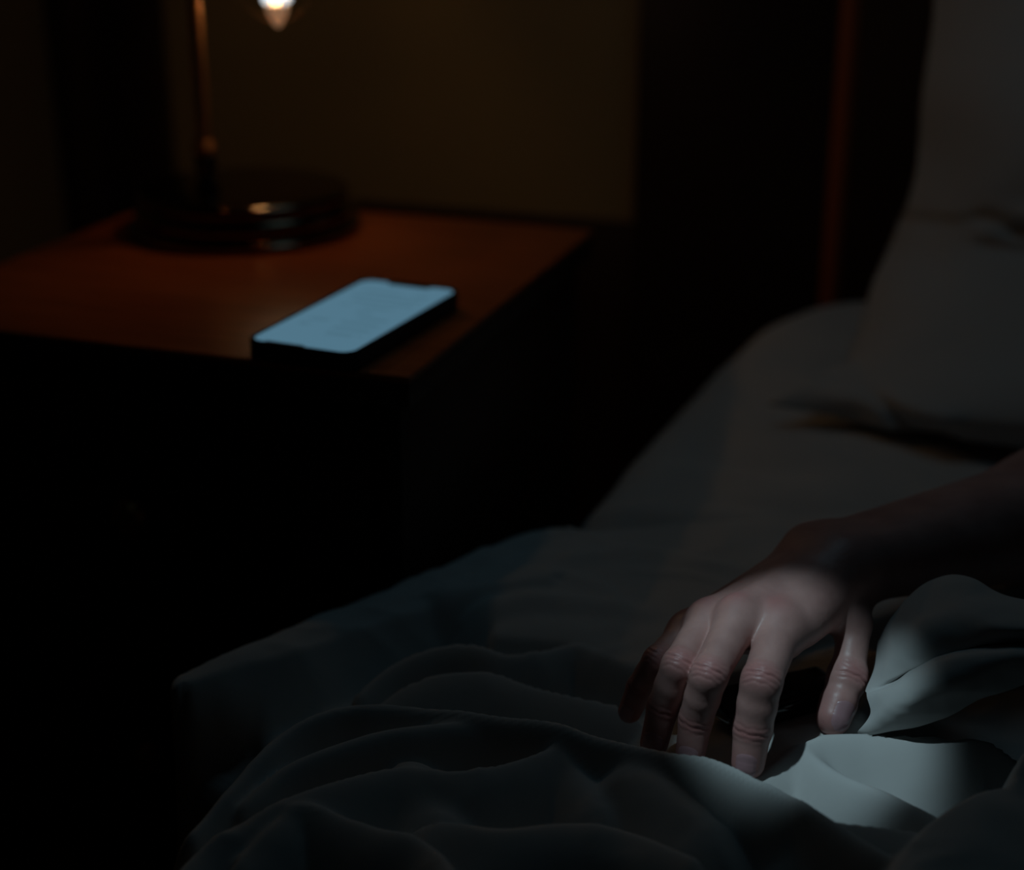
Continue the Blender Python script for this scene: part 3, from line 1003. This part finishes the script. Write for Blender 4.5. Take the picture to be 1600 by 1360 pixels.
# wrist bones and forearm
fd = elbow - wrist
fd /= np.linalg.norm(fd)
fl = np.cross(fd, (0, 0, 1))
fl /= np.linalg.norm(fl)                               # towards the camera side
fl = fl * 1.0 + np.array([0, 0, 0.15])
cone_into(palm, wrist + fl * 0.010, elbow + fl * 0.014 + [0, 0, .004], 0.0185, 0.036, 0.014)
cone_into(palm, wrist - fl * 0.010, elbow - fl * 0.010, 0.0185, 0.036, 0.014)
cone_into(palm, elbow, shoulder_way, 0.043, 0.045, 0.02)
ulna = A(1262, 853, -.384)
cone_into(palm, ulna, ulna + fd * 0.012, 0.0085, 0.0085, 0.010)
# knuckles and tendons on the back of the hand
for i, P in enumerate(CM):
    cone_into(palm, P[0] + dors * 0.0035 - hd * 0.001, P[0] + dors * 0.0028 + hd * 0.002, 0.0080 - 0.0005 * i, 0.0078 - 0.0005 * i, 0.007)
    cone_into(palm, P[0] + dors * 0.0050, wrist + wl * (0.007 - 0.005 * i) + dors * 0.008, 0.0050, 0.0050, 0.007)
total = None
joints_red = []
for name, (P, R) in fingers.items():
    g = np.full(shape, BIG, np.float32)
    # bend plane gives the back-of-finger direction
    segs = list(zip(P, P[1:], R, R[1:]))
    for j, (p0, p1, r0, r1) in enumerate(segs):
        ex = p1 - p0
        ln = np.linalg.norm(ex)
        ex = ex / ln
        if j == 0:
            cone_into(g, p0, p1, r0, r1 * 0.97, 0)
        elif j == 1:
            mid = (p0 + p1) / 2
            cone_into(g, p0, mid, r0, (r0 + r1) / 2 * 1.015, 0.0012)
            cone_into(g, mid, p1, (r0 + r1) / 2 * 1.015, r1, 0.0012)
        else:
            cone_into(g, p0, p1, r0, r1, 0.0012)
    for j in (1, 2):                                  # knuckle thickening
        cone_into(g, P[j] - (P[j] - P[j - 1]) * 0.04, P[j] + (P[j + 1] - P[j]) * 0.06, R[j] * 1.02, R[j] * 1.01, 0.0015)
    g = gsmin(palm, g, 0.007)
    total = g if total is None else gsmin(total, g, 0.0012)
g = np.full(shape, BIG, np.float32)
for p0, p1, r0, r1 in zip(thumbP, thumbP[1:], thumbR, thumbR[1:]):
    cone_into(g, p0, p1, r0, r1, 0.004)
cone_into(g, thumbP[2], thumbP[2] * 0.9 + thumbP[3] * 0.1, 0.0108, 0.0105, 0.004)
pulp = thumbP[2] * 0.35 + thumbP[3] * 0.65
cone_into(g, pulp, thumbP[3], 0.0103, 0.0090, 0.003)
g = gsmin(palm, g, 0.010)
total = gsmin(total, g, 0.002)


def surface_nets(d, xs, ys_, zs):
    s = d < 0
    nx, ny, nz = d.shape
    c = np.zeros((nx - 1, ny - 1, nz - 1), np.uint8)
    for i in (0, 1):
        for j in (0, 1):
            for k in (0, 1):
                c += s[i:nx - 1 + i, j:ny - 1 + j, k:nz - 1 + k]
    act = np.argwhere((c > 0) & (c < 8))
    vid = np.full(c.shape, -1, np.int32)
    vid[act[:, 0], act[:, 1], act[:, 2]] = np.arange(len(act))
    acc = np.zeros((len(act), 3))
    cnt = np.zeros(len(act))
    cs = [(i, j, k) for i in (0, 1) for j in (0, 1) for k in (0, 1)]
    AX = (xs, ys_, zs)
    for a in cs:
        for ax in range(3):
            if a[ax] == 1:
                continue
            b_ = list(a)
            b_[ax] = 1
            ia = act + np.array(a)
            ib = act + np.array(b_)
            da = d[ia[:, 0], ia[:, 1], ia[:, 2]]
            db = d[ib[:, 0], ib[:, 1], ib[:, 2]]
            m = (da < 0) != (db < 0)
            t = np.where(m, da / np.where(m, da - db, 1), 0)
            for q_ in range(3):
                pa, pb_ = AX[q_][ia[:, q_]], AX[q_][ib[:, q_]]
                acc[:, q_] += np.where(m, pa + t * (pb_ - pa), 0)
            cnt += m
    V_ = acc / cnt[:, None]
    F_ = []
    for ax in range(3):
        sl0 = [slice(1, -1)] * 3
        sl1 = [slice(1, -1)] * 3
        sl0[ax] = slice(0, -1)
        sl1[ax] = slice(1, None)
        e = s[tuple(sl0)] != s[tuple(sl1)]
        ii = np.argwhere(e)
        inside = s[tuple(sl0)][ii[:, 0], ii[:, 1], ii[:, 2]]
        base = ii + 1
        base[:, ax] -= 1
        o1, o2 = [q_ for q_ in range(3) if q_ != ax]

        def cell(da, db):
            cidx = base.copy()
            cidx[:, o1] -= da
            cidx[:, o2] -= db
            return vid[cidx[:, 0], cidx[:, 1], cidx[:, 2]]
        quad = np.stack([cell(1, 1), cell(0, 1), cell(0, 0), cell(1, 0)], -1)
        flip = inside if ax != 1 else ~inside
        quad[~flip] = quad[~flip][:, ::-1]
        F_.append(quad)
    F_ = np.concatenate(F_)
    F_ = F_[(F_ >= 0).all(1)]
    return V_, F_


HV, HF = surface_nets(total, xs, ysv, zsv)


def sdf_at(p):
    ii = []
    for a, v in zip((xs, ysv, zsv), p):
        i = int(np.clip(np.searchsorted(a, v) - 1, 0, len(a) - 2))
        ii.append((i, float((v - a[i]) / (a[i + 1] - a[i]))))
    r = 0.0
    for a in (0, 1):
        for b_ in (0, 1):
            for c in (0, 1):
                w_ = (ii[0][1] if a else 1 - ii[0][1]) * (ii[1][1] if b_ else 1 - ii[1][1]) * (ii[2][1] if c else 1 - ii[2][1])
                r += w_ * float(total[ii[0][0] + a, ii[1][0] + b_, ii[2][0] + c])
    return r


person = thing('person', 'bare right forearm and hand with spread fingers resting on the duvet', 'person',
               tuple(wrist - np.array([0, 0, 0.04])))
off = wrist - np.array([0, 0, 0.04])
# fine relief: skin folds over the finger joints, tiny veins
disp = np.zeros(len(HV))
red = np.zeros(len(HV))


def joint_lines(P0, P1, dor, R, spread, n_l, depth, center=0.0):
    """fine cross lines over a joint at P0, axis towards P1"""
    ax = (P1 - P0) / np.linalg.norm(P1 - P0)
    rel = HV - P0
    t = rel @ ax
    rad = rel - t[:, None] * ax
    rl = np.linalg.norm(rad, axis=1)
    cosd = (rad @ dor) / (rl + 1e-9)
    near = (rl < R * 1.7) & (np.abs(t) < spread + 0.004)
    side = np.clip((cosd - 0.25) / 0.5, 0, 1)
    for k in range(n_l):
        c = center + (-spread + 2 * spread * k / (n_l - 1)) if n_l > 1 else center
        lat_ = rad @ np.cross(ax, dor)
        tt = t - c - 0.10 * np.sign(c - center) * lat_ ** 2 / R * 1.0 - 0.0003 * np.sin(lat_ * 900 + k * 2.1)
        disp[near] -= (1.25 * depth * (1.0 if k in (n_l // 2,) else 0.4) * np.exp(-(tt / 0.00055) ** 2) * side)[near]
    red[near] = np.maximum(red[near], (0.75 * np.exp(-(t / (spread * 1.6)) ** 2) * np.clip(cosd, 0, 1))[near])


nails = []
for name, (P, R) in fingers.items():
    n_pl = np.cross(P[1] - P[0], P[3] - P[1])
    n_pl /= np.linalg.norm(n_pl)
    for j, (sp, nl, dp) in ((1, (0.0050, 5, 0.00075)), (2, (0.0030, 3, 0.0005))):
        axm = (P[j + 1] - P[j - 1])
        axm /= np.linalg.norm(axm)
        dor = np.cross(n_pl, axm)
        if dor @ (np.array([0, -1, 0.6])) < 0:
            dor = -dor
        dor /= np.linalg.norm(dor)
        joint_lines(P[j], P[j] + axm, dor, R[j], sp, nl, dp)
    axd = P[3] - P[2]
    axd /= np.linalg.norm(axd)
    dor = np.cross(n_pl, axd)
    if dor @ (np.array([0, -1, 0.6])) < 0:
        dor = -dor
    nails.append((P[3], axd, dor / np.linalg.norm(dor), R[3], 0.0062 if name != 'pinky' else 0.0050))
    dd = np.linalg.norm(HV - P[3], axis=1)
    red = np.maximum(red, 0.8 * np.exp(-(dd / 0.012) ** 2))
    dd = np.linalg.norm(HV - (P[0] + dors * 0.012), axis=1)
    red = np.maximum(red, 0.7 * np.exp(-(dd / 0.008) ** 2))
axd = thumbP[3] - thumbP[2]
axd /= np.linalg.norm(axd)
tdor = np.array([0.42, -0.80, 0.42])
tdor -= (tdor @ axd) * axd
tdor /= np.linalg.norm(tdor)
joint_lines(thumbP[2], thumbP[2] + axd, tdor, 0.0105, 0.0040, 4, 0.0007)
nails.append((thumbP[3], axd, tdor, 0.0095, 0.0072))
red = np.maximum(red, 0.8 * np.exp(-(np.linalg.norm(HV - thumbP[3], axis=1) / 0.013) ** 2))

e1, e2 = HV[HF[:, 1]] - HV[HF[:, 0]], HV[HF[:, 2]] - HV[HF[:, 0]]
fn = np.cross(e1, e2)
VN = np.zeros_like(HV)
for k in range(4):
    np.add.at(VN, HF[:, k], fn)
VN /= np.linalg.norm(VN, axis=1)[:, None] + 1e-12
if ((HV - HV.mean(0)) * VN).sum() < 0:                 # make the faces look outwards
    HF = HF[:, ::-1]
    VN = -VN
HV2 = HV + VN * disp[:, None]
hand = mesh_obj('arm_and_hand', HV2 - off, HF.tolist(), M_skin, person)
att = hand.data.attributes.new('redness', 'FLOAT', 'POINT')
att.data.foreach_set('value', red.astype(np.float32))

for tip, ax, dor, R, hw in nails:
    side = np.cross(ax, dor)
    nvn, nun = 14, 12
    vv = []
    ln = hw * 1.75
    for i in range(nvn):
        fv = i / (nvn - 1)
        t = -ln * 0.62 + ln * fv + 0.001
        for j in range(nun):
            fu = -1 + 2 * j / (nun - 1)
            wloc = hw * (1 - 0.10 * (1 - fv)) * (1 - 0.12 * max(0, fv - 0.8) / 0.2)
            tt = t + (0.0022 * (1 - fu * fu)) * (1 if fv > 0.5 else -0.7) * abs(fv - 0.5) * 2
            d0 = tip + ax * tt
            ang = fu * wloc / (R * 1.02)
            dr_ = dor * math.cos(ang) + side * math.sin(ang)
            # march in from outside to the skin
            s = R * 2.0
            while s > 0.001 and sdf_at(d0 + dr_ * s) > 0:
                s -= 0.0002
            lift = 0.00035 - 0.00035 * abs(fu) ** 4 - (0.0004 if i == 0 else 0)
            vv.append(d0 + dr_ * (s + lift + 0.0001) - off)
    mesh_obj('fingernail', vv, grid_faces(nvn, nun), M_nail, person)

# ------------------------------------------------------------------ small black device under the palm
dp = A(1236, 1105, -.449)
dev = thing('handheld_device', 'small glossy black object under the palm between index finger and thumb', 'handheld device',
            (dp[0], dp[1] + 0.012, dp[2] - 0.006), math.radians(-68))
bm_obj('body', box_bm(-0.0165, 0.0165, -0.045, 0.030, 0, 0.012, 0.004, 4), M_dark_shiny, dev)
bm_obj('keypad', box_bm(-0.011, 0.011, -0.036, 0.018, 0.0118, 0.0126, 0.0006), M_keypad, dev)
